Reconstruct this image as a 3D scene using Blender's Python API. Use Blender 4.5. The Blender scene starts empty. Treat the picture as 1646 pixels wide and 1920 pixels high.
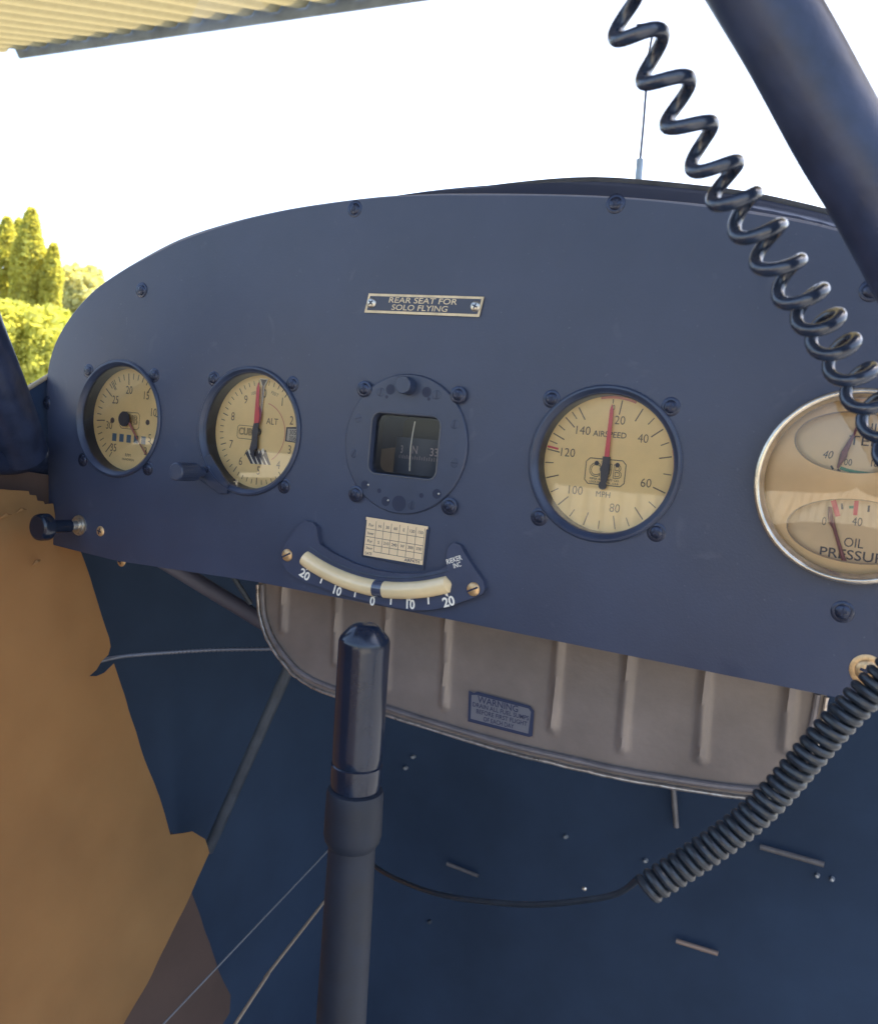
import bpy, math, random
import numpy as np
from mathutils import Vector, Matrix, noise as mnoise
from mathutils.geometry import delaunay_2d_cdt, tessellate_polygon
random.seed(7)
S = bpy.context.scene
rad = math.radians
MM = 0.001

# ------------------------------------------------------------------ camera (solved from the instrument bolt circles)
F = 1671.969
R = np.array([[0.8823756, 0.46092537, 0.0946631], [0.12037092, -0.0266233, -0.99237193], [-0.45488915, 0.88703946, -0.07897376]])
CAM = np.array([255.0205, -447.3024, 4.6603])
cd = bpy.data.cameras.new('camera'); cam = bpy.data.objects.new('camera', cd); S.collection.objects.link(cam)
m = Matrix(((R[0][0], -R[1][0], -R[2][0], CAM[0]*MM), (R[0][1], -R[1][1], -R[2][1], CAM[1]*MM), (R[0][2], -R[1][2], -R[2][2], CAM[2]*MM), (0, 0, 0, 1)))
cam.matrix_world = m
cd.sensor_fit = 'HORIZONTAL'; cd.sensor_width = 36; cd.lens = 36*F/1646
cd.clip_start = 0.01; cd.clip_end = 500
cd.dof.use_dof = True; cd.dof.focus_distance = 0.56; cd.dof.aperture_fstop = 22
S.camera = cam

# ------------------------------------------------------------------ world, sun, exposure
SUN_EL, SUN_AZ = 62, 24          # azimuth: degrees from +Y towards +X
w = bpy.data.worlds.new('World'); S.world = w; w.use_nodes = True
nt = w.node_tree; bg = nt.nodes['Background']
sky = nt.nodes.new('ShaderNodeTexSky'); sky.sky_type = 'NISHITA'; sky.sun_disc = False
sky.sun_elevation = rad(SUN_EL); sky.sun_rotation = rad(SUN_AZ); sky.air_density = 1.0; sky.dust_density = 4.0; sky.ozone_density = 1.0
nt.links.new(sky.outputs[0], bg.inputs[0]); bg.inputs[1].default_value = 0.15
sd = bpy.data.lights.new('sun', 'SUN'); sd.energy = 4.0; sd.angle = rad(0.53); sd.color = (1, .95, .86)
sun = bpy.data.objects.new('sun', sd); S.collection.objects.link(sun)
sdir = Vector((math.cos(rad(SUN_EL))*math.sin(rad(SUN_AZ)), math.cos(rad(SUN_EL))*math.cos(rad(SUN_AZ)), math.sin(rad(SUN_EL))))
sun.rotation_euler = sdir.to_track_quat('Z', 'Y').to_euler(); sun.location = (0, 0, 5)
S.view_settings.view_transform = 'Standard'; S.view_settings.look = 'None'
S.view_settings.exposure = 1.95; S.view_settings.gamma = 1.0; S.view_settings.use_curve_mapping = False

# ------------------------------------------------------------------ helpers
def ray(px, py): return R.T @ np.array([(px-823)/F, (py-960)/F, 1.0])
def atY(px, py, Y=0.0):
    d = ray(px, py); t = (Y-CAM[1])/d[1]; return CAM + t*d
def atX(px, py, X):
    d = ray(px, py); t = (X-CAM[0])/d[0]; return CAM + t*d
def atD(px, py, D): return CAM + D*ray(px, py)
def lin(r, g, b):
    f = lambda c: (c/255/12.92 if c/255 <= .04045 else ((c/255+.055)/1.055)**2.4)
    return (f(r), f(g), f(b))

def mat(name, col, rough=.5, metal=0., var=.0, vs=40., bump=0., bs=300., spec=.5, coat=0., col2=None, ramp=(.35, .65)):
    mt = bpy.data.materials.new(name); mt.use_nodes = True; n = mt.node_tree; b = n.nodes['Principled BSDF']
    b.inputs['Base Color'].default_value = (*col, 1); b.inputs['Roughness'].default_value = rough
    b.inputs['Metallic'].default_value = metal; b.inputs['Specular IOR Level'].default_value = spec
    b.inputs['Coat Weight'].default_value = coat; b.inputs['Coat Roughness'].default_value = .08
    tc = n.nodes.new('ShaderNodeTexCoord')
    if var or col2:
        no = n.nodes.new('ShaderNodeTexNoise'); no.inputs['Scale'].default_value = vs; no.inputs['Detail'].default_value = 6; no.inputs['Roughness'].default_value = .6
        n.links.new(tc.outputs['Object'], no.inputs['Vector'])
        cr = n.nodes.new('ShaderNodeValToRGB'); cr.color_ramp.elements[0].position = ramp[0]; cr.color_ramp.elements[1].position = ramp[1]
        c2 = col2 or tuple(min(1, c*(1+var)) for c in col); c1 = col if col2 else tuple(c*(1-var) for c in col)
        cr.color_ramp.elements[0].color = (*c1, 1); cr.color_ramp.elements[1].color = (*c2, 1)
        n.links.new(no.outputs['Fac'], cr.inputs[0]); n.links.new(cr.outputs[0], b.inputs['Base Color'])
        mr = n.nodes.new('ShaderNodeMapRange'); mr.inputs['To Min'].default_value = max(0, rough-.08); mr.inputs['To Max'].default_value = min(1, rough+.08)
        n.links.new(no.outputs['Fac'], mr.inputs['Value']); n.links.new(mr.outputs[0], b.inputs['Roughness'])
    if bump:
        nb = n.nodes.new('ShaderNodeTexNoise'); nb.inputs['Scale'].default_value = bs; nb.inputs['Detail'].default_value = 4
        bp = n.nodes.new('ShaderNodeBump'); bp.inputs['Strength'].default_value = bump; bp.inputs['Distance'].default_value = .0006
        n.links.new(tc.outputs['Object'], nb.inputs['Vector']); n.links.new(nb.outputs['Fac'], bp.inputs['Height']); n.links.new(bp.outputs[0], b.inputs['Normal'])
    return mt

PANEL = mat('panel_paint_veil_blue', (.037, .048, .086), .42, var=.10, vs=14, bump=.12, bs=900, spec=.5)  # blue of the lens veil put into this colour and the dark paints below
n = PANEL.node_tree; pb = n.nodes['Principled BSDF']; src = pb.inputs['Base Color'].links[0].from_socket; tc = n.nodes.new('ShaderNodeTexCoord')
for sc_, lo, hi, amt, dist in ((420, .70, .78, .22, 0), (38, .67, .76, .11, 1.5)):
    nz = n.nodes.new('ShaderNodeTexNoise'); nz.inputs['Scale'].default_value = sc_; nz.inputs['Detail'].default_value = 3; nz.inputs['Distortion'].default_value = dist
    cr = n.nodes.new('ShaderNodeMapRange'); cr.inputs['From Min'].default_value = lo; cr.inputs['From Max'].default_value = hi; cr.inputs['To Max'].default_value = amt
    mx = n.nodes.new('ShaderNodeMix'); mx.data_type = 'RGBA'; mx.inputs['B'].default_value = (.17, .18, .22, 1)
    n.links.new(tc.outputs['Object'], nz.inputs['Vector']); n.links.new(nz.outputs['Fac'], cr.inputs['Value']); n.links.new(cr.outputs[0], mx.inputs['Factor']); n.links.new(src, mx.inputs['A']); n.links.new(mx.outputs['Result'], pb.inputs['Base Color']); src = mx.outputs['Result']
BEZEL = mat('bezel_black', (.030, .042, .078), .33, var=.15, vs=60, bump=.08, bs=700)
NAVY = mat('dark_veil_navy', (.022, .045, .10), .5, var=.3, vs=9, bump=.1)  # navy tone comes from the glare veil, mixed into the paint
CAVE = mat('interior_veil_blue', (.029, .049, .088), .8, var=.18, vs=4, bump=.3, bs=40, spec=.2)  # stands for the blue haze over the footwell, put into the base colour
SCREWB = mat('black_screw', (.032, .04, .07), .25, metal=.5, var=.2, vs=400)
SLOT = mat('screw_recess', (.012, .018, .045), .6)
BRASS = mat('brass_screw', (.62, .40, .20), .35, metal=.6, var=.2, vs=500)
STEEL = mat('steel', (.55, .52, .46), .3, metal=.9, var=.2, vs=300)
CHROME = mat('bezel_chrome', (.62, .55, .45), .22, metal=.85, var=.15, vs=200)
DIAL = mat('cream_dial', (.86, .64, .31), .6, var=.04, vs=60)
INK = mat('dial_ink', (.06, .06, .08), .6)
INK2 = mat('dial_ink_brown', (.12, .09, .085), .6)
RED = mat('pointer_red', (.62, .07, .10), .45)
PINK = mat('faded_red', (.62, .22, .18), .5)
GREEN = mat('green_arc', (.05, .25, .16), .5)
WHITE = mat('white_print', (.80, .76, .66), .6)
GOLD = mat('placard_brass', (.55, .43, .27), .35, metal=.35, var=.15, vs=120)
PAPER = mat('paper_card', (.74, .56, .34), .8, var=.03, vs=200)
TANK = mat('tank_aluminium', (.215, .180, .160), .42, metal=.25, var=.16, vs=16, bump=.25, bs=250)
TANKRIM = mat('tank_seam', (.42, .37, .33), .3, metal=.8, var=.3, vs=200, bump=.5, bs=300)
TUBE = mat('post_black', (.020, .030, .066), .38, var=.25, vs=60, bump=.35, bs=220)
CORD = mat('cord_rubber', (.020, .030, .055), .16, var=.2, vs=200, spec=.8)
CORD2 = mat('cord_rubber_matte', (.014, .019, .026), .36, var=.2, vs=200, spec=.6)
GRIP = mat('grip_plastic', (.008, .014, .03), .2, var=.15, vs=50, spec=.6)
GRIPM = mat('stick_paint', (.007, .012, .024), .6, var=.2, vs=60)
FLUID = mat('level_tube_fluid', (.80, .62, .35), .25, var=.1, vs=30, coat=.6)

def fabric(name, col, tr, var=.10, vs=12):
    mt = mat(name, col, .85, var=var, vs=vs, bump=.5, bs=90)
    n = mt.node_tree; b = n.nodes['Principled BSDF']; out = n.nodes['Material Output']
    t = n.nodes.new('ShaderNodeBsdfTranslucent'); t.inputs[0].default_value = (min(1, col[0]*1.3), col[1]*1.05, col[2]*.6, 1)
    mx = n.nodes.new('ShaderNodeMixShader'); mx.inputs[0].default_value = tr
    n.links.new(b.outputs[0], mx.inputs[1]); n.links.new(t.outputs[0], mx.inputs[2]); n.links.new(mx.outputs[0], out.inputs[0])
    return mt
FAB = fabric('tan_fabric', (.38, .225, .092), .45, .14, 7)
FABD = fabric('shaded_fabric', (.085, .055, .045), .1)  # darker copy of the tan fabric, shade put into its colour
LEAF = fabric('arborvitae_leaf', (.50, .54, .13), .5, .4, 9)
LEAF2 = fabric('shrub_leaf', (.48, .56, .16), .55, .5, 8)
LEAF3 = fabric('pale_leaf', (.58, .62, .30), .5, .3, 6)
SHEET = fabric('roof_sheet', (.30, .29, .205), .30)

def glassmat(name='dial_glass', ior=1.6):
    mt = bpy.data.materials.new(name); mt.use_nodes = True; n = mt.node_tree; n.nodes.clear()
    o = n.nodes.new('ShaderNodeOutputMaterial'); t = n.nodes.new('ShaderNodeBsdfTransparent'); g = n.nodes.new('ShaderNodeBsdfGlossy')
    g.inputs['Roughness'].default_value = .02; f = n.nodes.new('ShaderNodeFresnel'); f.inputs['IOR'].default_value = ior
    mx = n.nodes.new('ShaderNodeMixShader'); n.links.new(f.outputs[0], mx.inputs[0]); n.links.new(t.outputs[0], mx.inputs[1]); n.links.new(g.outputs[0], mx.inputs[2]); n.links.new(mx.outputs[0], o.inputs[0])
    return mt
GLASS = glassmat(); PERSPEX = glassmat('windshield_perspex', 1.2)

def text_geo(s, size, thin=0., shear=0., align='CENTER', xs=1., fit=None, hollow=0.):
    c = bpy.data.curves.new('t', 'FONT'); c.body = s; c.size = size; c.offset = thin*size; c.shear = shear
    c.align_x = align; c.align_y = 'CENTER'; c.resolution_u = 3
    o = bpy.data.objects.new('t', c); S.collection.objects.link(o)
    if hollow: c.fill_mode = 'NONE'; c.bevel_depth = hollow; c.bevel_resolution = 1
    bpy.context.view_layer.update()
    me = bpy.data.meshes.new_from_object(o.evaluated_get(bpy.context.evaluated_depsgraph_get()))
    if fit: w0 = [q.co.x for q in me.vertices]; xs = fit/(max(w0)-min(w0))
    v = [(q.co.x*xs, q.co.y) if not hollow else (q.co.x*xs, q.co.y, q.co.z) for q in me.vertices]; f = [tuple(p.vertices) for p in me.polygons]
    bpy.data.objects.remove(o); bpy.data.curves.remove(c); bpy.data.meshes.remove(me)
    return v, f

class MB:
    """collects shapes in millimetres; build() links them as one mesh object"""
    def __init__(s): s.v = []; s.f = []; s.mi = []; s.mats = []; s.cur = 0
    def use(s, m):
        if m not in s.mats: s.mats.append(m)
        s.cur = s.mats.index(m); return s
    def add(s, v, f):
        o = len(s.v); s.v += [tuple(map(float, q)) for q in v]; s.f += [tuple(i+o for i in q) for q in f]; s.mi += [s.cur]*len(f); return s
    def box(s, c, d, rot=None):
        v = [(sx*d[0]/2, sy*d[1]/2, sz*d[2]/2) for sx in (-1, 1) for sy in (-1, 1) for sz in (-1, 1)]
        if rot is not None: v = [tuple(rot @ Vector(q)) for q in v]
        v = [(q[0]+c[0], q[1]+c[1], q[2]+c[2]) for q in v]
        return s.add(v, [(0, 1, 3, 2), (4, 6, 7, 5), (0, 4, 5, 1), (2, 3, 7, 6), (0, 2, 6, 4), (1, 5, 7, 3)])
    def prism(s, poly, y0, y1):                       # polygon in XZ between two depths
        n = len(poly); tri = tessellate_polygon([[Vector((a, b, 0)) for a, b in poly]])
        v = [(a, y0, b) for a, b in poly]+[(a, y1, b) for a, b in poly]
        f = [tuple(t) for t in tri]+[tuple(i+n for i in t) for t in tri]+[(i, (i+1) % n, (i+1) % n+n, i+n) for i in range(n)]
        return s.add(v, f)
    def flat(s, poly, y):
        tri = tessellate_polygon([[Vector((a, b, 0)) for a, b in poly]])
        return s.add([(a, y, b) for a, b in poly], [tuple(t) for t in tri])
    def lathe(s, prof, c=(0, 0, 0), n=64, axis='Y'):  # profile (r, y), axis along Y
        v = []; f = []
        for r, y in prof:
            for k in range(n):
                a = 2*math.pi*k/n
                if axis == 'Y': v.append((c[0]+r*math.sin(a), c[1]+y, c[2]+r*math.cos(a)))
                else: v.append((c[0]+r*math.sin(a), c[1]+r*math.cos(a), c[2]+y))
        for i in range(len(prof)-1):
            for k in range(n): f.append((i*n+k, i*n+(k+1) % n, (i+1)*n+(k+1) % n, (i+1)*n+k))
        return s.add(v, f)
    def tube(s, pts, r, n=16, closed=False, caps=True):
        P = [Vector(p) for p in pts]; N = len(P); rr = r if isinstance(r, (list, tuple)) else [r]*N
        T = [(P[(i+1) % N if closed else min(i+1, N-1)]-P[(i-1) % N if closed else max(i-1, 0)]).normalized() for i in range(N)]
        up = T[0].orthogonal().normalized(); v = []; f = []
        for i in range(N):
            up = (up-up.dot(T[i])*T[i]).normalized(); b = T[i].cross(up)
            for k in range(n):
                a = 2*math.pi*k/n; v.append(P[i]+rr[i]*(math.cos(a)*up+math.sin(a)*b))
        for i in range(N if closed else N-1):
            j = (i+1) % N
            for k in range(n): f.append((i*n+k, i*n+(k+1) % n, j*n+(k+1) % n, j*n+k))
        if caps and not closed: f += [tuple(range(n)), tuple(range((N-1)*n, N*n))]
        return s.add(v, f)
    def line(s, a, b, wd, y):                         # flat stroke in XZ
        ax, az = a; bx, bz = b; L = math.hypot(bx-ax, bz-az) or 1; nx, nz = -(bz-az)/L*wd/2, (bx-ax)/L*wd/2
        return s.add([(ax+nx, y, az+nz), (bx+nx, y, bz+nz), (bx-nx, y, bz-nz), (ax-nx, y, az-nz)], [(0, 1, 2, 3)])
    def poly(s, pts, wd, y, closed=True):
        n = len(pts)
        for i in range(n if closed else n-1): s.line(pts[i], pts[(i+1) % n], wd, y-.004*(i % 2))
        return s
    def disc(s, c, r, y, n=32): return s.flat([(c[0]+r*math.sin(2*math.pi*k/n), c[1]+r*math.cos(2*math.pi*k/n)) for k in range(n)], y)
    def text(s, t, size, x, z, y, rot=0., thin=0., shear=0., align='CENTER', xs=1., fit=None, hollow=0.):
        v, f = text_geo(t, size, thin, shear, align, xs, fit, hollow); c, q = math.cos(rot), math.sin(rot)
        return s.add([(x+p[0]*c-p[1]*q, y-(p[2] if hollow else 0), z+p[0]*q+p[1]*c) for p in v], f)
    def build(s, name, material=None, parent=None, smooth=35, bevel=0., origin=None):
        me = bpy.data.meshes.new(name); o3 = Vector(origin or (0, 0, 0))
        me.from_pydata([tuple((Vector(q)-o3)*MM) for q in s.v], [], s.f)
        ms = s.mats or [material]
        for q in ms: me.materials.append(q)
        if s.mats: me.polygons.foreach_set('material_index', s.mi)
        me.validate(); me.update()
        if smooth:
            me.shade_smooth(); me.set_sharp_from_angle(angle=rad(smooth))
        o = bpy.data.objects.new(name, me); S.collection.objects.link(o); o.location = o3*MM
        if parent:
            o.parent = parent; o.matrix_parent_inverse = Matrix.Translation(-parent.location)
            o.matrix_parent_inverse = Matrix.Identity(4); o.location = o3*MM-Vector(parent.location)
        if bevel:
            b = o.modifiers.new('bevel', 'BEVEL'); b.width = bevel*MM; b.segments = 2; b.limit_method = 'ANGLE'; b.angle_limit = rad(40)
        return o

def tag(o, label, cat, group=None, kind=None):
    o['label'] = label; o['category'] = cat
    if group: o['group'] = group
    if kind: o['kind'] = kind
    return o
def thing(name, label, cat, loc=(0, 0, 0), group=None):
    o = bpy.data.objects.new(name, None); S.collection.objects.link(o); o.location = Vector(loc)*MM; o.empty_display_size = .02
    return tag(o, label, cat, group)
def struct(o): o['kind'] = 'structure'; return o
def smoothpath(pts, per=8):
    P = [np.array(p, float) for p in pts]; P = [2*P[0]-P[1]]+P+[2*P[-1]-P[-2]]; out = []
    for i in range(1, len(P)-2):
        for k in range(per):
            t = k/per; a, b, c, d = P[i-1:i+3]
            out.append(.5*((2*b)+(-a+c)*t+(2*a-5*b+4*c-d)*t*t+(-a+3*b-3*c+d)*t**3))
    out.append(P[-2]); return out
def circ(cx, cz, r, n=64): return [(cx+r*math.sin(2*math.pi*k/n), cz+r*math.cos(2*math.pi*k/n)) for k in range(n)]
def rrect(cx, cz, w, h, r, n=6):
    o = []
    for sx, sz, a0 in ((1, 1, 0), (1, -1, 90), (-1, -1, 180), (-1, 1, 270)):
        for k in range(n+1):
            a = rad(a0+90*k/n); o.append((cx+sx*(w/2-r)+r*math.sin(a), cz+sz*(h/2-r)+r*math.cos(a)))
    return o

# ------------------------------------------------------------------ setting: ground
g = MB(); g.add([(-30000, -20000, -1500), (30000, -20000, -1500), (30000, 40000, -1500), (-30000, 40000, -1500)], [(0, 1, 2, 3)])
struct(g.build('ground', mat('ground_gravel', (.15, .15, .15), .9, var=.25, vs=2, bump=.4, bs=30)))

# carport roof of corrugated translucent sheet, with a zinc eave trim
RS = .335
def roofz(Y): return 2945+(Y-4700)*RS
def rx(x): return -.0154*(x+6767)
EK = 1.3
rt = thing('carport_roof', 'translucent cream corrugated roof with a grey metal eave trim, upper left', 'roof', (-4000, 4700, 2883))
r_ = MB(); x0, x1, pitch = -7300., 1500., 240.; ys = [4690, 3700, 2700, 1700, 700]; nx = int((x1-x0)/pitch*16)
v = []; f = []
for j, Y in enumerate(ys):
    for i in range(nx+1):
        x = x0+(x1-x0)*i/nx; ph = ((x-x0)/pitch) % 1
        hgt = 46*min(1, max(0, (abs(ph-.5)-.16)/.14))
        v.append((x, Y, roofz(Y)+rx(x)+hgt))
for j in range(len(ys)-1):
    for i in range(nx): f.append((j*(nx+1)+i, j*(nx+1)+i+1, (j+1)*(nx+1)+i+1, (j+1)*(nx+1)+i))
r_.add(v, f).build('corrugated_sheet', SHEET, rt, smooth=50)
e_ = MB()
e_.prism([(-6767, 2883), (1500, 2883+rx(1500)), (1500, 3010+rx(1500)), (-6860, 3010)], 4702, 4716)
e_.add([(-6767, 4600, 3010), (1500, 4600, 3010+rx(1500)), (1500, 4720, 3010+rx(1500)), (-6860, 4720, 3010)], [(0, 1, 2, 3)])
e_.build('eave_trim', mat('zinc_trim', (.24, .29, .36), .5, metal=.0, var=.25, vs=3, bump=.3, bs=40), rt, smooth=0)
q_ = MB(); q_.box((-2600, 2500, roofz(2500)+80), (7600, 90, 60)); q_.build('purlin', mat('purlin_wood', (.4, .3, .2), .8, var=.2, vs=5), rt, smooth=0)

# corrugated wall added behind the aircraft, for dial reflections and cream fill light
sw = MB(); v = []; f = []; nx = 1400
for j, z in enumerate((-1500, -170)):
    for i in range(nx+1):
        x = -9000+i*12; v.append((x, -4200+24*math.sin(x/96*2*math.pi), z))
for i in range(nx): f.append((i, i+1, nx+2+i, nx+1+i))
tag(sw.add(v, f).build('added_reflection_wall', mat('reflection_wall_cream', (.78, .72, .58), .6, var=.06, vs=3)), 'cream corrugated wall added behind the aeroplane for dial reflections', 'wall')

# ------------------------------------------------------------------ trees beyond the windshield
def leafy(mb, n, fn, size):
    v = []; f = []
    for i in range(n):
        p, s_ = fn(); a = Vector((random.gauss(0, 1), random.gauss(0, 1), random.gauss(0, 1))).normalized(); b = a.orthogonal().normalized(); L = size*s_*random.uniform(.6, 1.4)
        o = len(v); v += [p+a*L, p+b*L*.45, p-a*L, p-b*L*.45]; f.append((o, o+1, o+2, o+3))
    mb.add(v, f)
def conifer(px, pytop, Y, wpx, label, n=9000):
    top = atY(px, pytop, Y); base_z = -1500; k = (Y-CAM[1])/ray(px, pytop)[1]/F; rmax = wpx*k
    H = top[2]-base_z
    t = thing('arborvitae', label, 'tree', (top[0], top[1], base_z), 'arborvitae beyond the windshield')
    def fn():
        h = random.random()**.8; a = random.uniform(0, 2*math.pi)
        env = rmax*min(1, (1-h)*H/(rmax*3.2)+.06)**.7
        lump = 1+.22*mnoise.noise(Vector((math.cos(a)*2, math.sin(a)*2, h*14+px)))
        rr = env*lump*(1-.35*random.random()**2)
        return Vector((top[0]+rr*math.cos(a), top[1]+rr*math.sin(a), base_z+h*H)), 1
    c = MB(); leafy(c, n, fn, 34); c.build('crown', LEAF, t, smooth=0)
    MB().tube([(top[0], top[1], base_z), (top[0], top[1], base_z+H*.9)], [60, 8], 8).build('trunk', mat('bark', (.12, .08, .05), .9), t)
def bush(px, py, Y, rpx, label, m, n=7000, sz=.85, size=40, name='shrub', group=None):
    c0 = atY(px, py, Y); k = (Y-CAM[1])/ray(px, py)[1]/F; r = rpx*k
    t = thing(name, label, 'tree' if name != 'shrub' else 'shrub', (c0[0], c0[1], -1500), group)
    def fn():
        d = Vector((random.gauss(0, 1), random.gauss(0, 1), random.gauss(0, 1))).normalized()
        rr = r*(1+.35*mnoise.noise(d*2.3+Vector((px, 0, 0))))*(random.random()**.25)
        return Vector((c0[0]+d.x*rr, c0[1]+d.y*rr, c0[2]+d.z*rr*sz)), 1
    c = MB(); leafy(c, n, fn, size); c.build('crown', m, t, smooth=0)
    MB().tube([(c0[0], c0[1], -1500), (c0[0]+50, c0[1], c0[2]*.5-700), (c0[0], c0[1], c0[2])], [90, 70, 20], 8).build('trunk', mat('bark', (.12, .08, .05), .9), t)
conifer(14, 408, 6200, 24, 'pointed yellow-green arborvitae at the left frame edge', 9000)
conifer(36, 410, 6500, 15, 'thin arborvitae squeezed between the left and the tallest arborvitae', 6000)
conifer(60, 392, 6200, 30, 'tallest yellow-green arborvitae beside the windshield post', 12000)
conifer(101, 458, 6300, 18, 'short pointed arborvitae right of the tallest one', 8000)
conifer(-25, 420, 6300, 24, 'arborvitae mostly cut off by the left frame edge', 6000)
bush(148, 575, 9000, 62, 'pale loose tree half hidden by the panel top', LEAF3, 9000, 1.2, 60, 'pale_tree')
bush(30, 640, 4600, 75, 'bright leafy shrub in front of the arborvitae', LEAF2, 9000, 1.0, 34)
bush(95, 640, 5200, 55, 'yellow-green shrub touching the panel outline', LEAF2, 6000, 1.2, 36)
bush(-60, 640, 4600, 75, 'leafy shrub behind the left windshield post', LEAF2, 5000, 1.1, 40)

# ------------------------------------------------------------------ cockpit shell (dark interior behind the panel) with added unseen light blockers
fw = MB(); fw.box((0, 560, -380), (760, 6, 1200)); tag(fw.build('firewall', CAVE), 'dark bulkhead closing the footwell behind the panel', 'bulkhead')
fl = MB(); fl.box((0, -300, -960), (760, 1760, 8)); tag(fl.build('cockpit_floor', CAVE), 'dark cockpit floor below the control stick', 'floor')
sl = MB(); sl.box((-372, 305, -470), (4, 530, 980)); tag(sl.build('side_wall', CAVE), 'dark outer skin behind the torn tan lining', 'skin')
cr = MB(); cr.box((0, -150, 505), (900, 720, 8)); tag(cr.build('cabin_shade_roof', mat('shade_roof_grey', (.16, .15, .15), .8, var=.1)), 'unseen cabin roof added above the seats to shade the cockpit', 'roof')  # out-of-view roof added to keep sunlight off the cockpit

rb_ = MB(); rb_.box((0, -1150, -560), (744, 6, 800)); tag(rb_.build('rear_light_blocker', mat('rear_blocker_brown', (.16, .12, .09), .8, var=.1)), 'unseen dark board added behind the seats to block light', 'bulkhead')  # added out of view to cut the light on the lower panel
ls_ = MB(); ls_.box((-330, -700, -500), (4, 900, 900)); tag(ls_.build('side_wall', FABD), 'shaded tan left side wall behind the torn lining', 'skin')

# cowl: from the panel outline forward over the nose
out_top = [(-303, 19), (-299, 42), (-287, 62), (-267, 81), (-250, 92), (-220, 106), (-183, 120), (-143, 129.2), (-106, 135), (-74, 138.3), (-36, 140.8), (-10, 141.2), (16, 140.8), (64, 138.6), (108, 135.5), (149, 130.6), (174, 126.4), (198, 121.5), (217, 116.3), (232, 111.2), (262, 97), (288, 76), (305, 48), (311, 18)]
rim = [(-318, -30), (-314, 10), (-296, 58), (-262, 98), (-215, 128), (-160, 150), (-110, 164), (-48, 177), (-8, 181), (42, 182.6), (81, 179.5), (145, 170), (182, 161), (206, 154), (240, 142), (280, 118), (315, 75), (332, 20), (336, -30)]
def resample(pts, n):
    P = [np.array(p, float) for p in pts]; L = [0]
    for a, b in zip(P, P[1:]): L.append(L[-1]+np.linalg.norm(b-a))
    o = []
    for k in range(n):
        s_ = L[-1]*k/(n-1); i = max(j for j in range(len(L)) if L[j] <= s_+1e-9); i = min(i, len(P)-2)
        t = (s_-L[i])/(L[i+1]-L[i]); o.append(P[i]*(1-t)+P[i+1]*t)
    return o
NR = 60
A0 = resample([(x*1.004, z+1.5) for x, z in out_top], NR); A1 = resample(smoothpath([(a, b) for a, b in rim], 4), NR)
co = thing('boot_cowl', 'dark nose cowl whose rim shows above the panel at right', 'cowl', (0, 120, 170))
c_ = MB(); v = []; f = []
rows = [[(a[0], 4+max(0,-a[0]-250)*.15, a[1]) for a in A0], [(.5*(a[0]+b[0]), 60, .5*(a[1]+b[1])+2) for a, b in zip(A0, A1)], [(b[0], 120, b[1]) for b in A1], [(b[0]*.99, 300, b[1]*.97-2) for b in A1], [(b[0]*.95, 560, b[1]*.85-15) for b in A1]]
for rr in rows: v += rr
for j in range(len(rows)-1):
    for i in range(NR-1): f.append((j*NR+i, j*NR+i+1, (j+1)*NR+i+1, (j+1)*NR+i))
c_.add(v, f).build('cowl_skin', mat('cowl_matte', (.020, .030, .062), .95, var=.15, vs=10, spec=.05), co)
MB().tube([(b[0], 121, b[1]) for b in A1], 3.2, 10).build('rim_channel', mat('rim_channel', (.06, .06, .065), .7, var=.3, vs=60), co)

wsn = []; wf = []
TOPA = resample([(-440, 40), (-430, 250), (-400, 400), (-300, 480), (0, 500), (300, 480), (400, 400), (430, 250), (440, 40)], NR)
for t_ in (0, .25, .5, .75, 1):
    for a, c in zip(A1, TOPA): wsn.append((a[0]*(1-t_)+c[0]*t_, 124*(1-t_)+216*t_, (a[1]+2)*(1-t_)+c[1]*t_))
for j in range(4):
    for i in range(NR-1): wf.append((j*NR+i, j*NR+i+1, (j+1)*NR+i+1, (j+1)*NR+i))
tag(MB().add(wsn, wf).build('windshield', PERSPEX, smooth=60), 'clear windshield rising from the cowl rim', 'windshield')

# fuel level wire standing out of the nose
fg = thing('fuel_gauge_wire', 'bent thin wire rising from a pale sleeve on the nose', 'fuel gauge', atY(1194, 372, 330))
MB().tube([atY(1194, 372, 330), atY(1200, 298, 330)], 2.9, 14).build('sleeve', mat('pale_sleeve', (.30, .40, .52), .5, var=.1, vs=100), fg)
MB().tube(smoothpath([atY(1200, 300, 330), atY(1206, 235, 330), atY(1211, 170, 330), atY(1217, 100, 330), atY(1223, 62, 330), atY(1221, 50, 330), atY(1213, 46, 330), atY(1194, 46, 330)], 6), 1.05, 8).build('wire', mat('gauge_wire', (.07, .08, .12), .4), fg)

# ------------------------------------------------------------------ instrument panel
def roll(x, z):
    d = max(0., -252-x); return .0023*d*d
def onpanel(x, z):           # push an outline point seen at depth 0 back along its sight line onto the rolled surface
    Y = 0.
    for _ in range(30):
        k = (Y-CAM[1])/(0-CAM[1]); X = CAM[0]+(x-CAM[0])*k; Z = CAM[2]+(z-CAM[2])*k; Y = .5*Y+.5*roll(X, Z)
    return (X, Z)
outline = [onpanel(*q) for q in [(-289, -97), (-292, -80), (-295, -50), (-299, -12)]]+[onpanel(*q) for q in out_top]+[(314, -20), (314, -95.5)]
bot = [(300, -95.5), (150, -95), (40, -94.6), (-100, -94.8), (-222, -99.4)]
sm = [tuple(q) for q in smoothpath([np.array(q) for q in outline], 4)]
PO = sm+bot
holes = {'tach': (-229.5, -1, 37), 'alt': (-114.5, -.5, 37.3), 'air': (117.6, 1, 36.6), 'oil': (237, 2.2, 40)}
hl = [circ(a, b, c, 72) for a, b, c in holes.values()]+[rrect(0, .2, 44.5, 35, 5)]
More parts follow.
